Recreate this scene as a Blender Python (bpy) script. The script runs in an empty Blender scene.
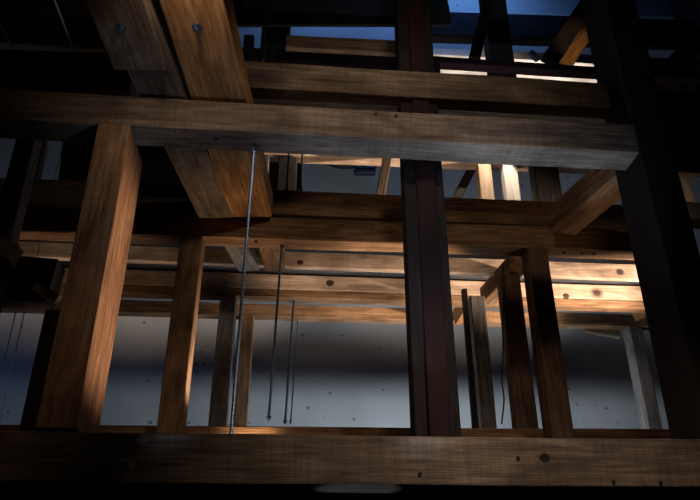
import bpy, bmesh, math, random
from mathutils import Vector, Matrix, noise
random.seed(7)
S = bpy.context.scene
C = S.collection
# ------------------------------------------------------------ camera
F = 700.0
PITCH, YAW, CZ = math.radians(27.3), math.radians(4.5), 1.5
cd = bpy.data.cameras.new('camera'); cam = bpy.data.objects.new('camera', cd); C.objects.link(cam)
cd.sensor_width = 36; cd.lens = 36*F/700; cd.clip_start = .02; cd.clip_end = 100
cam.location = (0, 0, CZ)
cam.rotation_euler = (math.pi/2+PITCH, 0, -YAW)
S.camera = cam
RM = cam.rotation_euler.to_matrix()
def ray(px, py): return RM @ Vector((px-350, 250-py, -F))
def P(px, py, Y):                       # point seen at a pixel in the plane y = Y
    d = ray(px, py); return Vector((0, 0, CZ)) + d*(Y/d.y)
def PZ(px, py, Z):                      # same in the level plane z = Z
    d = ray(px, py); return Vector((0, 0, CZ)) + d*((Z-CZ)/d.z)
# ------------------------------------------------------------ world, lights, exposure
w = bpy.data.worlds.new('world'); S.world = w; w.use_nodes = True
w.node_tree.nodes['Background'].inputs[0].default_value = (.35, .5, 1, 1)
w.node_tree.nodes['Background'].inputs[1].default_value = .004
S.view_settings.view_transform = 'Standard'; S.view_settings.look = 'None'
S.view_settings.gamma = 1; S.view_settings.use_curve_mapping = False
S.view_settings.exposure = 0
def light(name, kind, loc, target, power, col, size=.1, sy=None, spot=None, blend=.5):
    l = bpy.data.lights.new(name, kind); o = bpy.data.objects.new(name, l); C.objects.link(o)
    o.location = loc; l.energy = power; l.color = col
    d = Vector(target)-Vector(loc); o.rotation_euler = d.to_track_quat('-Z', 'Y').to_euler()
    if kind == 'AREA':
        l.size = size
        if sy: l.shape = 'RECTANGLE'; l.size_y = sy
    else: l.shadow_soft_size = size
    if kind == 'SPOT': l.spot_size = math.radians(spot); l.spot_blend = blend
    return o
LIGHTS = [
 ('work_lamp_light', 'SPOT', (3.9, 3.95, 2.9), (2.0, 4.75, 3.8), 1600, (1, .79, .62), .05, None, 36, .8),
 ('bay_fill_light', 'SPOT', (.72, 4.0, 2.9), (.6, 4.6, 3.8), 48, (1, .78, .62), .05, None, 88, .6),  # added fill for the middle of the farther beams
 ('post_fill_light', 'SPOT', (.9, 3.7, 2.2), (-1.1, 2.9, 2.9), 210, (1, .68, .5), .05, None, 36, .8),  # added fill that brightens the left post's right side
 ('upper_lamp_light', 'SPOT', (2.3, 3.93, 6.45), (2.15, 5.1, 6.35), 170, (1, .9, .82), .05, None, 74, .3),
 ('stud_fill_light', 'SPOT', (1.48, 4.28, 5.1), (1.5, 4.65, 4.4), 60, (1, .84, .66), .02, None, 50, .2),  # hidden fill added to make the pair of upper studs bright
 ('left_bay_fill_light', 'SPOT', (-.2, 4.12, 2.1), (-.45, 4.2, 3.75), 38, (1, .7, .44), .05, None, 66, .8),  # warm fill added below the mid-height beam for its underside
 ('left_end_fill_light', 'SPOT', (-1.4, 4.12, 2.5), (-1.5, 4.5, 3.8), 12, (1, .72, .5), .05, None, 80, .8),  # weak fill added for beam undersides at the left end
 ('edge_fill_light', 'SPOT', (-.15, 4.08, 2.3), (-.85, 4.1, 3.1), 55, (1, .88, .8), .04, None, 40, .6),  # fill added to pick out the slim post's right edge
 ('sill_left_fill_light', 'SPOT', (-.7, 1.7, 3.0), (-1.25, 2.8, 2.5), 6, (1, .76, .6), .05, None, 60, 1),  # fill added to lift the lower front of the left post
 ('right_corner_fill_light', 'SPOT', (2.68, 3.9, 4.05), (2.87, 4.5, 4.25), 5, (1, .85, .7), .03, None, 60, .8),  # small fill added just for the pale stud at right
 ('stud_edge_fill_light', 'SPOT', (.15, 4.55, 4.87), (-.25, 4.68, 4.4), 8, (1, .9, .8), .02, None, 50, .6),  # hidden fill added to whiten the grey stud's right edge
 ('skew_fill_light', 'SPOT', (2.4, 3.4, 2.6), (1.75, 3.65, 3.7), 14, (1, .74, .52), .05, None, 46, .8),  # fill added only to brighten the skew joist
 ('brace_fill_light', 'SPOT', (2.2, 3.4, 5.3), (2.1, 4.1, 5.5), 7, (1, .72, .42), .03, None, 46, .7),  # fill added to light the orange brace
 ('low_cool_fill', 'AREA', (1.2, 5.0, 1.7), (1.1, 7, 2.9), 58, (.74, .87, 1), .8, .05),  # invented cool source, added to brighten the back wall from below
 ('under_cool_fill', 'SPOT', (-.5, 2.45, 1.55), (-.5, 2.9, 3.62), 26, (.5, .68, 1), .05, None, 46, .9),  # cool fills added in a row to tint the upper beam's underside
 ('under_cool_fill', 'SPOT', (.5, 2.45, 1.55), (.5, 2.9, 3.62), 115, (.5, .68, 1), .05, None, 46, .9),
 ('under_cool_fill', 'SPOT', (1.3, 2.45, 1.55), (1.25, 2.9, 3.62), 130, (.5, .68, 1), .05, None, 40, .9),
 ('left_corner_fill_light', 'SPOT', (-2.3, 3.3, 3.9), (-2.4, 4.1, 4.3), 2, (1, .75, .5), .05, None, 80, .8),  # small warm fill added for the brown stud at left
 ('sill_cool_fill', 'SPOT', (.26, 2.9, 1.1), (.26, 2.9, 2.0), 9, (.5, .7, 1), .02, None, 24, .3),  # narrow blue fill added for the bottom beam's underside
 ('left_window_light', 'AREA', (-4.0, 5.4, 3.4), (-2.9, 7, 3.4), 2.6, (.1, .32, 1), .6, 1.2),
 ('roof_window_light', 'AREA', (1.2, 6.3, 9.4), (1.2, 7, 8.7), 26, (.14, .36, 1), 3.6, .1),
 ('front_fill_light', 'SPOT', (-.5, 1.8, 3.66), (-.4, 2.9, 3.7), 12, (1, .84, .7), .05, None, 110, 1),  # fills added out of view to brighten the nearest beam faces
 ('front_fill_light', 'SPOT', (.5, 1.75, 4.1), (.45, 2.9, 3.85), 24, (1, .84, .7), .05, None, 110, 1),
 ('sill_fill_light', 'SPOT', (.8, 1.7, 2.9), (.8, 2.8, 1.95), 45, (1, .85, .74), .05, None, 100, 1),  # fill added above the bottom beam to lift its dim face
 ('joist_fill_light', 'SPOT', (.2, 1.0, 1.7), (-.75, 2.2, 3.8), 5, (1, .66, .36), .1, None, 40, 1),  # warm fill added for the undersides of the overhead joists
]
for L in LIGHTS: light(*L)
# ------------------------------------------------------------ materials
def mat(name):
    m = bpy.data.materials.new(name); m.use_nodes = True
    nt = m.node_tree; return m, nt, nt.nodes['Principled BSDF']
def wood(name, c1, c2, rough=.8, saw=.35, knots=.5, kp=()):
    m, nt, b = mat(name); N, K = nt.nodes.new, nt.links.new
    tc = N('ShaderNodeTexCoord'); oi = N('ShaderNodeObjectInfo')
    off = N('ShaderNodeVectorMath'); off.operation = 'ADD'
    sc = N('ShaderNodeVectorMath'); sc.operation = 'SCALE'; sc.inputs[0].default_value = (37, 11, 23)
    K(oi.outputs['Random'], sc.inputs['Scale']); K(tc.outputs['Object'], off.inputs[0]); K(sc.outputs[0], off.inputs[1])
    def mp(s):
        q = N('ShaderNodeMapping'); q.inputs['Scale'].default_value = s; K(off.outputs[0], q.inputs[0]); return q.outputs[0]
    def nz(s, scale, det=6, dist=0):
        t = N('ShaderNodeTexNoise'); t.inputs['Scale'].default_value = scale; t.inputs['Detail'].default_value = det
        t.inputs['Distortion'].default_value = dist; K(mp(s), t.inputs['Vector']); return t.outputs['Fac']
    def ramp(fac, a, ca, z, cz):
        r = N('ShaderNodeValToRGB'); r.color_ramp.elements[0].position = a; r.color_ramp.elements[0].color = ca
        r.color_ramp.elements[1].position = z; r.color_ramp.elements[1].color = cz; K(fac, r.inputs[0]); return r.outputs[0]
    def mul(a, bb, f=1):
        x = N('ShaderNodeMixRGB'); x.blend_type = 'MULTIPLY'; x.inputs[0].default_value = f; K(a, x.inputs[1]); K(bb, x.inputs[2]); return x.outputs[0]
    g4 = lambda v: (v, v, v, 1)
    grain = nz((1.2, 16, 16), 3, 8, .6); fine = nz((2, 60, 60), 4, 4)
    blot = nz((1, 2.2, 2.2), 2.2, 5, .8)
    col = ramp(grain, .3, (*c2, 1), .68, (*c1, 1))
    col = mul(col, ramp(fine, .35, g4(.5), .6, g4(1)), .4)
    col = mul(col, ramp(blot, .32, (.34, .31, .3, 1), .6, g4(1)), .85)
    # circular-saw marks across the grain
    sw = nz((48, 1.6, 1.6), 1.2, 4, 1.2)
    col = mul(col, ramp(sw, .4, g4(.5), .62, g4(1)), saw*.75)
    # knots and iron stains
    v = N('ShaderNodeTexVoronoi'); v.inputs['Scale'].default_value = 2.4; K(mp((1, 2.2, 2.2)), v.inputs['Vector'])
    col = mul(col, ramp(v.outputs['Distance'], .05, (.12, .09, .08, 1), .14, g4(1)), knots)
    for (kx, kz, kr) in kp:              # knots at measured spots of the front face
        gm = N('ShaderNodeNewGeometry') if 0 else None
        vm = N('ShaderNodeVectorMath'); vm.operation = 'MULTIPLY'; vm.inputs[1].default_value = (1, 0, 1.15); K(tc.outputs['Object'], vm.inputs[0])
        ds = N('ShaderNodeVectorMath'); ds.operation = 'DISTANCE'; ds.inputs[1].default_value = (kx, 0, kz*1.15); K(vm.outputs[0], ds.inputs[0])
        a1 = N('ShaderNodeMath'); a1.operation = 'MULTIPLY_ADD'; K(blot, a1.inputs[0]); a1.inputs[1].default_value = -.05; K(ds.outputs['Value'], a1.inputs[2])
        col = mul(col, ramp(a1.outputs[0], kr*.35-.025, (.13, .1, .1, 1), kr*1.5-.025, g4(1)), 1)
    K(col, b.inputs['Base Color']); b.inputs['Roughness'].default_value = rough
    b.inputs['Specular IOR Level'].default_value = .25
    bp = N('ShaderNodeBump'); bp.inputs['Strength'].default_value = .5; bp.inputs['Distance'].default_value = .006
    ad = N('ShaderNodeMath'); K(grain, ad.inputs[0]); K(fine, ad.inputs[1]); K(ad.outputs[0], bp.inputs['Height']); K(bp.outputs[0], b.inputs['Normal'])
    return m
OLD = wood('weathered_oak', (.27, .19, .125), (.12, .078, .05), saw=.5)
WARM = wood('warm_pine', (.42, .24, .12), (.18, .085, .035), saw=.3)
PALE = wood('pale_pine', (.68, .50, .36), (.42, .28, .18), saw=.25, knots=.8)
GREYW = wood('grey_pine', (.34, .30, .27), (.17, .14, .12), saw=.3)
ORANGE = wood('orange_pine', (.50, .25, .09), (.2, .08, .025), saw=.2)
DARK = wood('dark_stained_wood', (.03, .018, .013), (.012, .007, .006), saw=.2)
RED = wood('red_stained_wood', (.035, .008, .007), (.018, .005, .0045), saw=.1, knots=.2)
GREYBLOCK = wood('grey_light_block', (.10, .10, .11), (.05, .05, .055))
BROWN = wood('dark_brown_timber', (.26, .15, .085), (.11, .06, .03), saw=.3)
WHITEP = wood('whitewashed_board', (.8, .74, .66), (.6, .53, .46), saw=.1, knots=.3)
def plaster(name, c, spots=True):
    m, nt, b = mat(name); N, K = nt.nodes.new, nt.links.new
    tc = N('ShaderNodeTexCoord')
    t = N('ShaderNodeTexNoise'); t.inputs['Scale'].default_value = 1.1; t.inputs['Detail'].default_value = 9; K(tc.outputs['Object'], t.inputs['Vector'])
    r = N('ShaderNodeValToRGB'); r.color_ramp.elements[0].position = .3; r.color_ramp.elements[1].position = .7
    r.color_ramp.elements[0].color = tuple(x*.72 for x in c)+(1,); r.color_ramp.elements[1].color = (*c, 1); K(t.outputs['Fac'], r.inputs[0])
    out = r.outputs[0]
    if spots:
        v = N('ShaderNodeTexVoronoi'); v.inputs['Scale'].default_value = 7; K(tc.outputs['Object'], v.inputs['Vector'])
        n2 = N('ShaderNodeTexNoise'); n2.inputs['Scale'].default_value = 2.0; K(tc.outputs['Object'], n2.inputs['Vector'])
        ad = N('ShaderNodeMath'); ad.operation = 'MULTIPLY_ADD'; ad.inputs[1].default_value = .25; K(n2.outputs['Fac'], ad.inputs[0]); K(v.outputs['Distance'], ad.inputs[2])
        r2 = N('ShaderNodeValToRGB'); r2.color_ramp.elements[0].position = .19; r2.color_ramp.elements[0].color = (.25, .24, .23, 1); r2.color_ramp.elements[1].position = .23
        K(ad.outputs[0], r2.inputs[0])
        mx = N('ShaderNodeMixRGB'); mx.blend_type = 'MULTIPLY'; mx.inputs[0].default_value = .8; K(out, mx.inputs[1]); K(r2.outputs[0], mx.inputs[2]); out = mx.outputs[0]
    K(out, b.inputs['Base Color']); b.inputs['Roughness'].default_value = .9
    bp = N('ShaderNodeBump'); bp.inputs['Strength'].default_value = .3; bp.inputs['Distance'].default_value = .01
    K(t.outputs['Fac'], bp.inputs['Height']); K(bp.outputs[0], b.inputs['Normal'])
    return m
PLASTER = plaster('grey_plaster', (.50, .50, .49))
BLACKISH = plaster('near_black_finish', (.02, .018, .016), False)  # near-black tone for room shell, boards and uprights
def metal(name, c, r, met=1):
    m, nt, b = mat(name)
    t = nt.nodes.new('ShaderNodeTexNoise'); t.inputs['Scale'].default_value = 60
    rr = nt.nodes.new('ShaderNodeMapRange'); rr.inputs[3].default_value = r*.7; rr.inputs[4].default_value = min(1, r*1.4)
    nt.links.new(t.outputs['Fac'], rr.inputs[0]); nt.links.new(rr.outputs[0], b.inputs['Roughness'])
    b.inputs['Base Color'].default_value = (*c, 1); b.inputs['Metallic'].default_value = met; return m
STEEL = metal('zinc_steel', (.17, .25, .37), .38); IRON = metal('black_iron', (.03, .035, .045), .5, .6)
RUBBER = metal('black_cable_rubber', (.015, .015, .016), .6, 0)
FOAM = metal('light_blue_foam', (.2, .42, .75), .7, 0)
HOLE = metal('dark_hole', (.004, .004, .004), .9, 0)
# ------------------------------------------------------------ helpers
def tag(o, label=None, cat=None, group=None, kind=None):
    if label: o['label'] = label
    if cat: o['category'] = cat
    if group: o['group'] = group
    if kind: o['kind'] = kind
    return o
def link(name, bm, m, parent=None, mw=None):
    me = bpy.data.meshes.new(name); bm.to_mesh(me); bm.free(); me.materials.append(m)
    o = bpy.data.objects.new(name, me); C.objects.link(o)
    if parent: o.parent = parent
    if mw is not None: o.matrix_world = mw
    return o
def timber_bm(L, W, H, rough=.004, bev=.007, seed=0, chamfer=0):
    """length along x (centred), W along y, H along z, waney rounded edges"""
    n = max(2, int(L/.09)); bm = bmesh.new(); rings = []
    s = Vector((seed*3.1, seed*1.7, seed*.9))
    prof = []
    for cy, cz, a0 in ((1, 1, 0), (-1, 1, 90), (-1, -1, 180), (1, -1, 270)):
        for k in range(3):
            a = math.radians(a0+k*45)
            prof.append((cy*(W/2-bev)+math.cos(a)*bev, cz*(H/2-bev)+math.sin(a)*bev, cy, cz))
    for i in range(n+1):
        x = -L/2+L*i/n; ring = []
        end = .55 if i in (0, n) else 1
        for (y, z, cy, cz) in prof:
            q = Vector((x*1.3, cy*5, cz*5))+s
            d1 = noise.noise(q)*rough; d2 = noise.noise(q+Vector((9, 4, 2)))*rough
            yy, zz = y+d1, z+d2
            if chamfer and i == n and cz < 0: zz += chamfer
            ring.append(bm.verts.new((x, yy, zz)))
        rings.append(ring)
    m = len(prof)
    for a, b in zip(rings, rings[1:]):
        for k in range(m): bm.faces.new((a[k], b[k], b[(k+1) % m], a[(k+1) % m]))
    bm.faces.new(rings[0]); bm.faces.new(list(reversed(rings[-1])))
    bmesh.ops.recalc_face_normals(bm, faces=bm.faces)
    for f in bm.faces: f.smooth = False
    return bm
cnt = [0]
def frame(a, b, up):
    x = (b-a).normalized(); y = up.cross(x).normalized(); z = x.cross(y)
    return Matrix(((x.x, y.x, z.x, 0), (x.y, y.y, z.y, 0), (x.z, y.z, z.z, 0), (0, 0, 0, 1)))
def timber(name, a, b, W, H, m, label=None, cat='beam', group=None, up=Vector((0, 0, 1)), parent=None, **k):
    """a timber whose centre line runs a-b"""
    a, b = Vector(a), Vector(b); cnt[0] += 1
    mw = Matrix.Translation((a+b)/2) @ frame(a, b, up)
    o = link(name, timber_bm((b-a).length, W, H, seed=cnt[0], **k), m, parent, mw)
    if label: tag(o, label, cat, group)
    return o
def xbeam(name, Y, l, r, depth, m, label, cat='beam', group=None, **k):
    """l, r = (px, y top, y bottom) of the front face at its ends, front face in plane y=Y"""
    tl, bl, tr, br = P(l[0], l[1], Y), P(l[0], l[2], Y), P(r[0], r[1], Y), P(r[0], r[2], Y)
    h = ((tl-bl).z+(tr-br).z)/2
    a, b = (tl+bl)/2, (tr+br)/2
    a.y += depth/2; b.y += depth/2
    return timber(name, a, b, depth, h, m, label, cat, group, **k)
def post(name, Y, pl, pr, py, ztop, zbot, depth, m, label, cat='post', group=None, **k):
    """front face between px pl..pr at image row py, plumb"""
    a, b = P(pl, py, Y), P(pr, py, Y)
    wd = abs(b.x-a.x); cx = (a.x+b.x)/2
    return timber(name, (cx, Y+depth/2, zbot), (cx, Y+depth/2, ztop), wd, depth, m, label, cat, group, up=Vector((0, 1, 0)), **k)
def zat(py, Y, px=350): return P(px, py, Y).z
def cyl_bm(bm, a, b, r, n=10, r2=None):
    a, b = Vector(a), Vector(b); d = (b-a).normalized(); u = d.orthogonal().normalized(); v = d.cross(u)
    r2 = r if r2 is None else r2; A = []; B = []
    for i in range(n):
        t = 2*math.pi*i/n; e = u*math.cos(t)+v*math.sin(t)
        A.append(bm.verts.new(a+e*r)); B.append(bm.verts.new(b+e*r2))
    for i in range(n): bm.faces.new((A[i], A[(i+1) % n], B[(i+1) % n], B[i]))
    bm.faces.new(list(reversed(A))); bm.faces.new(B)
def child(name, bm, m, parent, label=None):
    o = link(name, bm, m); bpy.context.view_layer.update(); o.parent = parent; o.matrix_parent_inverse = parent.matrix_world.inverted()
    if label: o['label'] = label
    return o
def bolt(parent, p, d, r=.014, m=None, washer=True):
    """hex bolt head with washer at p facing along d"""
    p, d = Vector(p), Vector(d).normalized(); m = m or STEEL
    bm = bmesh.new(); cyl_bm(bm, p-d*.004, p+d*.003, r*1.7, 16); cyl_bm(bm, p+d*.003, p+d*.016, r, 6); cyl_bm(bm, p+d*.016, p+d*.026, r*.5, 10)
    return child('bolt', bm, m, parent)
def rod(px1, py1, px2, py2, Y, r, label, group=None, m=None, nut=True, top=None, bot=None, name='threaded_rod'):
    a, b = P(px1, py1, Y), P(px2, py2, Y)
    x = (a.x+b.x)/2
    if top: a.z = top
    if bot: b.z = bot
    bm = bmesh.new(); L = a.z-b.z; n = int(min(90, L/.02))
    # shallow thread rings
    prev = None; rings = []
    for i in range(2*n+1):
        z = b.z+L*i/(2*n); rr = r*(1 if i % 2 else .9); X = b.x+(a.x-b.x)*i/(2*n)
        rings.append([bm.verts.new((X+rr*math.cos(t*math.pi/4), Y+rr*math.sin(t*math.pi/4), z)) for t in range(8)])
    for q, s in zip(rings, rings[1:]):
        for k in range(8): bm.faces.new((q[k], q[(k+1) % 8], s[(k+1) % 8], s[k]))
    bm.faces.new(list(reversed(rings[0]))); bm.faces.new(rings[-1])
    o = link(name, bm, m or STEEL); tag(o, label, 'rod', group)
    if nut:
        for q, pz in ((a, a.z-.02), (b, b.z+.02)):
            nb = bmesh.new(); cyl_bm(nb, (q.x, Y, pz-.008), (q.x, Y, pz+.008), r*1.9, 6); child('nut', nb, m or STEEL, o)
    return o
def box(name, lo, hi, m, kind='structure'):
    bm = bmesh.new(); bmesh.ops.create_cube(bm, size=1)
    lo, hi = Vector(lo), Vector(hi)
    for v in bm.verts: v.co = Vector((v.co.x*(hi.x-lo.x), v.co.y*(hi.y-lo.y), v.co.z*(hi.z-lo.z)))
    o = link(name, bm, m, None, Matrix.Translation((lo+hi)/2)); o['kind'] = kind; return o
# ------------------------------------------------------------ room shell
box('floor', (-5.2, -3, -.1), (5.2, 7.2, 0), BLACKISH)
box('ceiling', (-5.2, -3, 10.5), (5.2, 7.2, 10.6), BLACKISH)
box('wall_back', (-5.2, 7, 0), (5.2, 7.2, 10.5), PLASTER)
box('wall_left', (-5.4, -3, 0), (-5.2, 7.2, 10.5), BLACKISH)
box('wall_right', (5.2, -3, 0), (5.4, 7.2, 10.5), BLACKISH)
box('wall_front', (-5.2, -3.2, 0), (5.2, -3, 10.5), BLACKISH)
UP = Vector((0, 0, 1))
# ------------------------------------------------------------ frame A (nearest)
YA = 2.8
a0 = xbeam('timber_beam', YA, (-90, 429.5, 482), (790, 440, 488), .2, OLD, 'broad rough-sawn bottom beam running across the foot of the picture', rough=.006)
a1 = xbeam('timber_beam', YA, (-90, 84, 113), (655, 125, 153.5), .17, OLD, 'heavy grey-brown beam across the upper part, bluish light on its underside', rough=.006)
zA0 = zat(431, YA); zA1b = zat(139, YA)
lp = post('timber_post', YA-.004, 53, 92, 340, zat(124.5, YA, 120), zat(428, YA, 60), .33, WARM, 'thick leaning-looking post at left between the two nearest beams, its right side lit', rough=.004)
A = P(640, 153, YA)
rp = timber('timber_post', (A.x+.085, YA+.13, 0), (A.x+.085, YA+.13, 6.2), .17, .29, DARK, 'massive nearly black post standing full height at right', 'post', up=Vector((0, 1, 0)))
cp = P(430, 300, 3.03)
t = bpy.data.objects.new('timber_post', None); C.objects.link(t); t.location = (cp.x, 3.1, 0); tag(t, 'tall dark red-stained post in the centre, passing behind both nearest beams', 'post')
bpy.context.view_layer.update()
def cpart(name, l, r, Y, d, m, z1=6):
    a, b = P(l, 300, Y), P(r, 300, Y)
    o = timber(name, ((a.x+b.x)/2, Y+d/2, 0), ((a.x+b.x)/2, Y+d/2, z1), abs(b.x-a.x), d, m, up=Vector((0, 1, 0)))
    bpy.context.view_layer.update(); o.parent = t; o.matrix_parent_inverse = t.matrix_world.inverted(); return o
cpart('core', 409, 452, 3.03, .12, DARK)
cpart('facing_board', 423, 443, 3.004, .024, RED)['label'] = 'dark red painted board'
cpart('side_board', 442, 450, 3.152, .07, WARM, 3.65)
# supports of the bottom beam out of the light
for s, q in ((-1, 'left'), (1, 'right')):
    timber('support_post', (s*2.15, YA+.1, 0), (s*2.15, YA+.1, zA0-.24+.0), .16, .16, DARK, 'dark short post under the %s end of the bottom beam' % q, 'post', up=Vector((0, 1, 0)))
# bolt holes and small marks on the top beam's underside
for (x, y) in ((172, 134.5), (216, 138)):
    p = PZ(x, y, zat(126 if x < 190 else 129, YA, x)); bm = bmesh.new(); cyl_bm(bm, p+UP*.01, p-UP*.006, .013, 12); child('bolt_hole', bm, HOLE, a1)
for (x, y) in ((376, 114), (396, 116)):
    p = P(x, y, YA); bm = bmesh.new(); cyl_bm(bm, p+Vector((0, .01, 0)), p-Vector((0, .004, 0)), .009, 10); child('nail_hole', bm, HOLE, a1)
for (x, y) in ((420, 474), (518, 458), (137, 436), (660, 483), (613, 482)):
    p = P(x, y, YA); bm = bmesh.new(); cyl_bm(bm, p+Vector((0, .01, 0)), p-Vector((0, .006, 0)), .008, 8); child('nail_hole', bm, HOLE, a0)
# splintered block under the left end of the bottom beam
bm = bmesh.new()
for k in range(16):
    x = 100+k*2.2; p = P(x, 455+abs(k-7)*.9, YA-.05); L = random.uniform(.05, .1)
    q = p+Vector((random.uniform(-.03, .03), random.uniform(-.02, .01), -L))
    cyl_bm(bm, p, q, random.uniform(.006, .012), 5, .001)
sp = link('wood_splinters', bm, OLD); tag(sp, 'ragged splintered wood on the face of the bottom beam at lower left', 'splinter', kind='stuff')
# beam A2 above A1
xbeam('timber_beam', 2.98, (242, 59.5, 87), (623, 84.5, 108.5), .10, OLD, 'brown beam directly above the heavy upper beam, resting between joist and right post')
xbeam('filler_timber', 3.16, (242, 82, 108), (621, 104, 127), .08, WARM, 'filler timber added to close the gap between the two stacked upper beams', 'timber')  # filler added to cover the bright wall behind the gap
# joists overhead, running away from the camera
ZJ = zat(97, YA, 200)+.004
def ybeam(name, Z, n, f, h, m, label, cat='joist', group=None, trimY=None, **k):
    """n, f = (px left, px right, py) of the underside at near and far end"""
    a, b, c, d = PZ(n[0], n[2], Z), PZ(n[1], n[2], Z), PZ(f[0], f[2], Z), PZ(f[1], f[2], Z)
    A_, B_ = (a+b)/2, (c+d)/2
    wd = ((b-a).length+(d-c).length)/2
    A_.z += h/2; B_.z += h/2
    return timber(name, A_, B_, wd, h, m, label, cat, group, **k)
j1 = ybeam('ceiling_joist', ZJ, (60, 125, -60), (200, 233, 218), .16, OLD, 'greyish overhead joist with a short board lapped under it')
j2 = ybeam('ceiling_joist', ZJ, (128, 221, -60), (236, 266, 217), .16, ORANGE, 'wide orange-brown overhead joist with a shiny bolt')
dd = ybeam('lap_board', ZJ-.047, (60, 121, -60), (112, 168, 70), .045, OLD, 'short board with squared end lapped under the greyish overhead joist', 'board')
for (x, y, par, z) in ((121, 27, dd, ZJ-.047), (197, 27, j2, ZJ)):
    bolt(par, PZ(x, y, z), (0, 0, -1), .013)
# unseen bar added to shade a band of the back wall
timber('shadow_rail', (-5.19, 5.35, 2.08), (5.19, 5.35, 2.08), .05, .08, DARK, 'hidden black bar added to cast a shadow band on the back wall', 'shadow_rail')
# ------------------------------------------------------------ frame B
YB = 4.03
xbeam('timber_beam', YB, (-90, 203.5, 227), (660, 231.2, 251.7), .14, WARM, 'dark cross beam at mid height with warm light along its lower edge', rough=.005)
xbeam('timber_beam', YB+.04, (-90, 172.6, 202.3), (196, 186, 212), .14, OLD, 'brown beam left of the overhead joists, lying on the mid-height cross beam')
xbeam('timber_beam', YB+.04, (271, 188.5, 214.5), (640, 206, 228.5), .14, WARM, 'brown beam right of the overhead joists, lying on the mid-height cross beam')
zBb = zat(240, YB, 300)
pb1 = post('timber_post', YB, 172.5, 196, 300, zat(235.5, YB, 195), 1.2, .15, WARM, 'slim dark post right of the thick left post, thin pale right edge')
pb2 = post('timber_post', YB, 537, 558, 320, zat(247, YB, 540), 1.2, .15, BROWN, 'brown post under the mid-height beam, right half of the picture, widest of its cluster')
# sole plate
xbeam('sole_plate', YB+.173, (-90, 422.5, 470), (790, 431, 470), .03, WARM, 'thin sole plate just above the bottom beam, ends of posts standing at it', 'plate')
box('trim_1', (-5.1, 5.7, .0), (5.1, 5.8, 1.9), BLACKISH)
xbeam('ledger_beam', 3.06, (-90, 485.5, 550), (790, 491, 555), .1, DARK, 'near-black ledger beam low behind the bottom beam', 'beam')
# skew joist K
ZK = zBb+.04
a, b = PZ(663, 150, ZK), PZ(563, 233, ZK)
wk = (PZ(578, 235, ZK)-PZ(548, 235, ZK)).length*.95
dK = (b-a).normalized(); a = b-dK*((b.y-3.1)/dK.y); nK = Vector((-dK.y, dK.x, 0))
timber('skew_joist', a+UP*.085, b+UP*.085, wk, .17, WARM, 'pale brown joist slanting from the right post back to the mid-height beam', 'joist')
# ------------------------------------------------------------ C beams (farther floor)
YC1, YC2, YC3 = 4.47, 4.9, 5.4
g = 'parallel beams of the farther floor'
xbeam('floor_beam', YC1, (-60, 238, 253), (690, 266, 281.5), .05, PALE, 'bright pine beam, topmost of those seen below the mid-height beam', rough=.003)
xbeam('floor_beam', YC2, (-60, 264, 278), (690, 287, 302.3), .09, PALE, 'knotty pine beam, second below the mid-height beam, brightly lit at right', rough=.003)
xbeam('top_plate', YC2+.005, (-60, 278.5, 288), (690, 302.8, 309), .1, WARM, 'thinner orange plate directly beneath the knotty pine beam', 'plate')
xbeam('floor_beam', YC3, (-60, 294, 307), (690, 316, 328), .1, WARM, 'brown beam lowest and farthest of the parallel beams', rough=.005)
box('floor', (-4.2, 4.48, 3.83), (4.2, 5.5, 3.86), GREYBLOCK)  # deck added to keep lamp light off the wall above
# short depth joists
za = zat(246, YB+.14, 250)-.005
for l1, r1, l2, r2, m, lab in ((222, 249, 240, 258, GREYW, 'dark grey short joist behind the mid-height beam, left of its brown twin'), (257, 282, 266, 284, WARM, 'brown short joist end below the mid-height beam beside the rods')):
    ybeam('short_joist', za, (l1, r1, 246), (l2, r2, 271), .13, m, lab)
a, b = P(517, 266, 4.22), P(487, 294, 4.78)
zt = zat(272, 4.2, 520); a.z = b.z = zt+.068
timber('short_joist', a, b, .11, .13, WARM, 'short pine joist running back between the two slim right posts', 'joist')
post('timber_post', 4.238, 503, 523, 300, zt, 1.2, .1, BROWN, 'slim brown post right of the black cable')
post('timber_post', 4.62, 472.5, 487, 320, zt, 1.2, .12, GREYW, 'slim greyish post left of the black cable')
post('stud', 4.50, 466, 471, 330, zt, 1.2, .06, DARK, 'narrow dark stud just right of the central post', 'stud')
post('timber_post', YC2, 217, 234, 330, zat(297, YC2, 230), 1.2, .12, GREYW, 'grey post with a bright right edge left of the longest rod')
post('timber_post', YC3, 240, 253, 330, zat(315, YC3, 245), 1.2, .1, WARM, 'brown post behind the longest rod, farther back')
post('timber_post', YC3, 630, 643, 330, zat(326.5, YC3, 636), 1.2, .14, GREYW, 'small bluish grey post at right under the lowest pine beam')
def block(name, px, py, Y, sz, rot, m, label, cat='block'):
    p = P(px, py, Y); cnt[0] += 1
    mw = Matrix.Translation(p) @ Matrix.Rotation(rot[2], 4, 'Z') @ Matrix.Rotation(rot[1], 4, 'Y') @ Matrix.Rotation(rot[0], 4, 'X')
    return tag(link(name, timber_bm(sz[0], sz[1], sz[2], seed=cnt[0]), m, None, mw), label, cat)
block('wood_block', 645, 310, 5.2, (.12, .2, .1), (0, -.35, .1), ORANGE, 'orange block end wedged at right by the dark post')
block('wood_block', 463, 311, 5.2, (.1, .3, .1), (0, -.3, 0), ORANGE, 'orange block beside the central post below the bright beams')
block('shadow_board', 602, 330, 5.52, (.3, .05, .1), (0, .15, 0), OLD, 'small board standing in for a shadow under the lowest pine beam at right')  # board put in place of a triangular shadow on the wall
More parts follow.
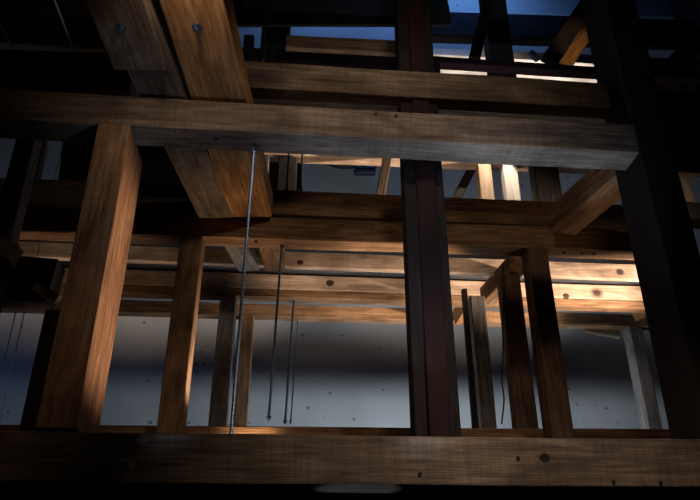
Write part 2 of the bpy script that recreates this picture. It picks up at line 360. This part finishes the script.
# ------------------------------------------------------------ upper studs behind
YS = 4.62
zF = zat(161, YS, 400)
xbeam('header_beam', YS, (258, 120, 154), (700, 140, 170), .12, PALE, 'pale header seen as a thin lit strip behind the heavy upper beam')
zl = zat(240, YS, 480)
for pl, pr, m, ro, lab, dp in ((479.5, 493, PALE, 180, 'bright stud above the mid-height beam, left of the lit pair', .1), (505, 519, WHITEP, 180, 'bright stud above the mid-height beam, right of the lit pair', .1),
                       (262.5, 268.5, GREYW, 170, 'grey stud with a brilliant white right edge beside the rods', .12), (278, 297, DARK, 170, 'dark wide stud behind the two upper rods', .1)):
    post('stud', YS, pl, pr, ro, zat(156 if pl < 400 else 164, YS, pl), zl, dp, m, lab, 'stud')
post('stud', 4.49, 536, 561, 185, zat(160, 4.49, 545), 3.862, .12, DARK, 'dark brown broad stud left of the skew joist', 'stud')
def diag(name, p1, p2, Y, w_, d, m, label, **k):
    return timber(name, P(p1[0], p1[1], Y), P(p2[0], p2[1], Y), w_, d, m, label, 'brace', up=Vector((0, 1, 0)), **k)
diag('diagonal_brace', (388, 152), (372, 243), 4.57, .07, .07, OLD, 'slim leaning brace just left of the central post')
diag('diagonal_brace', (477, 158), (436, 238), 4.8, .07, .05, DARK, 'dark leaning brace beside the bright studs')
diag('diagonal_brace', (257, 148), (275, 243), 4.52, .03, .03, PALE, 'thin pale splinter of brace beside the longest rod')
# ------------------------------------------------------------ far right
post('stud', 4.5, 683, 693, 190, zat(168, 4.5, 685), zat(212, 4.5, 685), .1, PALE, 'pale stud glimpsed right of the massive dark post', 'stud')
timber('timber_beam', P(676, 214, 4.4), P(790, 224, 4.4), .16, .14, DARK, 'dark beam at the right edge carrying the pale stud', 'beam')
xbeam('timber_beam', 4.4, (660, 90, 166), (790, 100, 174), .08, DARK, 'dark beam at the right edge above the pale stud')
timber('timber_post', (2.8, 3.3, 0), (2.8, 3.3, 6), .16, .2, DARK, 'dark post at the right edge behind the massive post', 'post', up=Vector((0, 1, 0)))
# ------------------------------------------------------------ top zone
xbeam('timber_beam', 3.55, (286, 34.5, 47), (415, 41, 54), .04, WARM, 'short brown beam near the top, left of the central post')
xbeam('timber_beam', 3.75, (236, 46, 66), (440, 58, 76), .1, RED, 'dark red beam near the top, just above the brown beam')
xbeam('tie_beam', 3.9, (425, 55.5, 61), (770, 77, 84), .08, RED, 'long dark tie beam near the top at right carrying the braces')
xbeam('white_board', 5.3, (428, 52, 125), (780, 76, 140), .04, WHITEP, 'whitish board glimpsed as a bright strip under the dark tie beam', 'board')  # hidden lower part extended to stop lamp light reaching the back wall
xbeam('white_board', 6.4, (478, 48.5, 75), (780, 64, 86), .04, GREYW, 'whitish board behind the upper braces at top right', 'board')
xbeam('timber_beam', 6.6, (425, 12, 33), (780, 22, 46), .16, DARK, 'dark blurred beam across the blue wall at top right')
xbeam('timber_beam', 3.98, (225, -60, 23), (444, -60, 26), .03, BLACKISH, 'black deep beam at the top edge, centre')
post('timber_post', 4.2, 486, 509, 20, zat(-60, 4.2, 495), zat(58, 4.0, 495), .14, BLACKISH, 'black upright above the tie beam at top')
post('board', 4.06, 262, 291, 20, zat(-60, 4.06, 270), zat(49, 3.95, 270), .04, BLACKISH, 'black upright board added to hide the blue wall between joist and short brown beam', 'board')  # added to black out the blue-lit wall here
diag('diagonal_brace', (474, 60), (493, -20), 4.12, .09, .06, RED, 'reddish diagonal brace left of the black upright')
diag('diagonal_brace', (549, 62), (607, -25), 4.0, .13, .06, DARK, 'black diagonal brace in front of its lit neighbour, upper right')
diag('diagonal_brace', (560, 66), (612, -12), 4.12, .17, .05, ORANGE, 'rough orange diagonal brace with lit grain at upper right')
diag('diagonal_brace', (662, 78), (712, 28), 4.12, .15, .08, WARM, 'brown diagonal brace at the upper right corner')
post('stud', 4.12, 640, 646, 40, zat(-60, 4.12, 640), zat(70, 4.12, 640), .06, OLD, 'thin brown stud right of the massive dark post', 'stud')
block('foam_scrap', 534, 56, 4.05, (.09, .04, .04), (0, math.radians(55), 0), FOAM, 'small light blue foam scrap on the dark tie beam', 'scrap')
# upper left decking and dark beams
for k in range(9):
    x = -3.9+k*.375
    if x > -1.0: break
    timber('deck_board', (x, 1.4, 4.62), (x, 3.9, 4.62), .36, .03, BLACKISH, 'black decking board overhead at upper left', 'board', 'overhead decking boards at upper left')
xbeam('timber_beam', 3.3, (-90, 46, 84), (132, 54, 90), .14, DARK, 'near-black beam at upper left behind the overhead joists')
block('junction_box', 249, 42.6, 3.8, (.07, .06, .1), (0, 0, 0), DARK, 'small box with pale rim near the top beside a rod', 'box')
# ------------------------------------------------------------ left bay
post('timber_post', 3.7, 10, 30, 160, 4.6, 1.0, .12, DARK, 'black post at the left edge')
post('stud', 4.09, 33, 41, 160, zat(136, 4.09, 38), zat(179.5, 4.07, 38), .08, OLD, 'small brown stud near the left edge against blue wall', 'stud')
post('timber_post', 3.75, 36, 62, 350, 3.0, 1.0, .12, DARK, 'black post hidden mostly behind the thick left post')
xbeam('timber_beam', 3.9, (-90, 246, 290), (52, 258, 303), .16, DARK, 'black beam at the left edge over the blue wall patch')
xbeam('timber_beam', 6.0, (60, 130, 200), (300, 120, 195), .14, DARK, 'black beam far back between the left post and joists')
block('wood_block', 6, 252, 3.62, (.12, .1, .1), (0, .3, 0), OLD, 'dim brown block end at the left edge')
diag('diagonal_brace', (36, 287), (58, 300), 3.872, .05, .05, OLD, 'small brown brace above the blue wall patch')
# ------------------------------------------------------------ rods, cable, pipe
rod(254.5, 141, 231, 432, 2.9, .0075, 'longest steel rod, nearest, crossing in front of the mid-height beam', bot=zA0-.27, top=zA1b+.0)
g = None
rod(282, 243, 268.5, 421, 4.12, .008, 'steel rod hanging in the middle, left of the close pair')
rod(294, 297, 285, 424, 4.95, .0085, 'steel rod of the close pair, left and thicker')
rod(298, 320, 290.5, 424, 5.45, .006, 'thin steel rod of the close pair, right')
rod(289, 150, 286.5, 192, 4.13, .007, 'dark rod above the mid-height beam', m=IRON)
rod(302.5, 150, 300, 192, 4.13, .007, 'bright rod above the mid-height beam, right of the dark one')
rod(268, -10, 263, 62, 3.2, .006, 'thin rod at the top beside the overhead joist')
rod(64, 138, 56, 180, 4.4, .004, 'thin rod against blue wall at upper left', bot=.001, top=4.6, nut=False)
rod(22, 285, 9, 350, 4.6, .004, 'thin rod over the blue wall patch at left', bot=.001, nut=False)
rod(592, 162, 594, 178, 4.68, .008, 'tiny bright rod end above the skew joist', bot=3.86, nut=False)
def tube(name, pts, r, m, label, cat):
    q = [pts[0]]+list(pts)+[pts[-1]]; path = []
    for k in range(1, len(q)-2):
        for u in range(8):
            t = u/8; a, b, c, d = q[k-1], q[k], q[k+1], q[k+2]
            path.append(.5*((2*b)+(c-a)*t+(2*a-5*b+4*c-d)*t*t+(3*b-a-3*c+d)*t**3))
    path.append(pts[-1]); bm = bmesh.new(); rings = []
    for k, p in enumerate(path):
        t = (path[min(k+1, len(path)-1)]-path[max(k-1, 0)]).normalized(); u = t.cross(Vector((0, 1, 0))).normalized(); v = t.cross(u)
        rings.append([bm.verts.new(p+(u*math.cos(h*math.pi/5)+v*math.sin(h*math.pi/5))*r) for h in range(10)])
    for A_, B_ in zip(rings, rings[1:]):
        for h in range(10): bm.faces.new((A_[h], A_[(h+1) % 10], B_[(h+1) % 10], B_[h]))
    bm.faces.new(rings[0]); bm.faces.new(list(reversed(rings[-1]))); bmesh.ops.recalc_face_normals(bm, faces=bm.faces)
    for f in bm.faces: f.smooth = True
    o = link(name, bm, m)
    if label: tag(o, label, cat)
    return o
tube('hanging_cable', [P(x, y, 4.2) for x, y in ((503, 262), (503.5, 290), (502.5, 320), (503, 350), (502, 380), (504, 400), (501.5, 424))], .005, RUBBER, 'thin black cable hanging between the slim right posts', 'cable')
cl = bpy.data.objects.new('pipe_clamp', None); C.objects.link(cl); cl.location = P(360, 162, 6.98); tag(cl, 'black pipe with clamp and valve on the back wall, seen above mid-height beam', 'pipe'); bpy.context.view_layer.update()
def adopt(o): bpy.context.view_layer.update(); o.parent = cl; o.matrix_parent_inverse = cl.matrix_world.inverted(); return o
adopt(tube('pipe', [P(x, y, 6.955) for x, y in ((318, 150), (326, 160), (338, 165), (352, 165), (363, 160))], .04, IRON, None, None))
bm = bmesh.new(); cyl_bm(bm, P(356, 171, 6.9), P(375, 171, 6.9), .055, 14); cyl_bm(bm, P(360, 150, 6.92), P(366, 168, 6.92), .035, 10); cyl_bm(bm, P(354, 172, 6.9), P(372, 170, 6.9), .03, 8); adopt(link('clamp', bm, IRON))
bm = bmesh.new(); cyl_bm(bm, P(370, 152, 6.92), P(374, 168, 6.92), .03, 10); adopt(link('valve', bm, IRON))
# nail heads under the mid-height beam
OBX = {o['label']: o for o in C.objects if 'label' in o}; mb = OBX['dark cross beam at mid height with warm light along its lower edge']
bpy.context.view_layer.update()
for (x, y) in ((256, 241.5), (564, 252.5), (582, 253.5), (594, 254)):
    zz = zat(240+(x-256)*.033-1.2, YB, x); p = PZ(x, y, zz); bm = bmesh.new(); cyl_bm(bm, p+UP*.02, p-UP*.006, .01, 10); child('nail', bm, HOLE, mb)
# knots in the lit beams
bpy.context.view_layer.update()
def knots(o, Y, pts, c1, c2, **k):
    iv = o.matrix_world.inverted(); kp = []
    for (x, y, rr) in pts:
        q = iv @ P(x, y, Y); kp.append((q.x, q.z, rr))
    o.data.materials[0] = wood('knotty_timber', c1, c2, kp=kp, **k)
OB = {o['label']: o for o in C.objects if 'label' in o}
pal = ((.68, .50, .36), (.42, .28, .18))
knots(OB['bright pine beam, topmost of those seen below the mid-height beam'], YC1, ((620, 272, .03), (300, 262, .02), (540, 264, .015)), *pal, saw=.2, knots=.4)
knots(OB['knotty pine beam, second below the mid-height beam, brightly lit at right'], YC2, ((597, 293, .045), (566, 296, .012), (330, 283, .02)), *pal, saw=.2, knots=.4)
knots(a0, YA, ((545, 458, .018),), (.27, .19, .125), (.12, .078, .05), saw=.6)
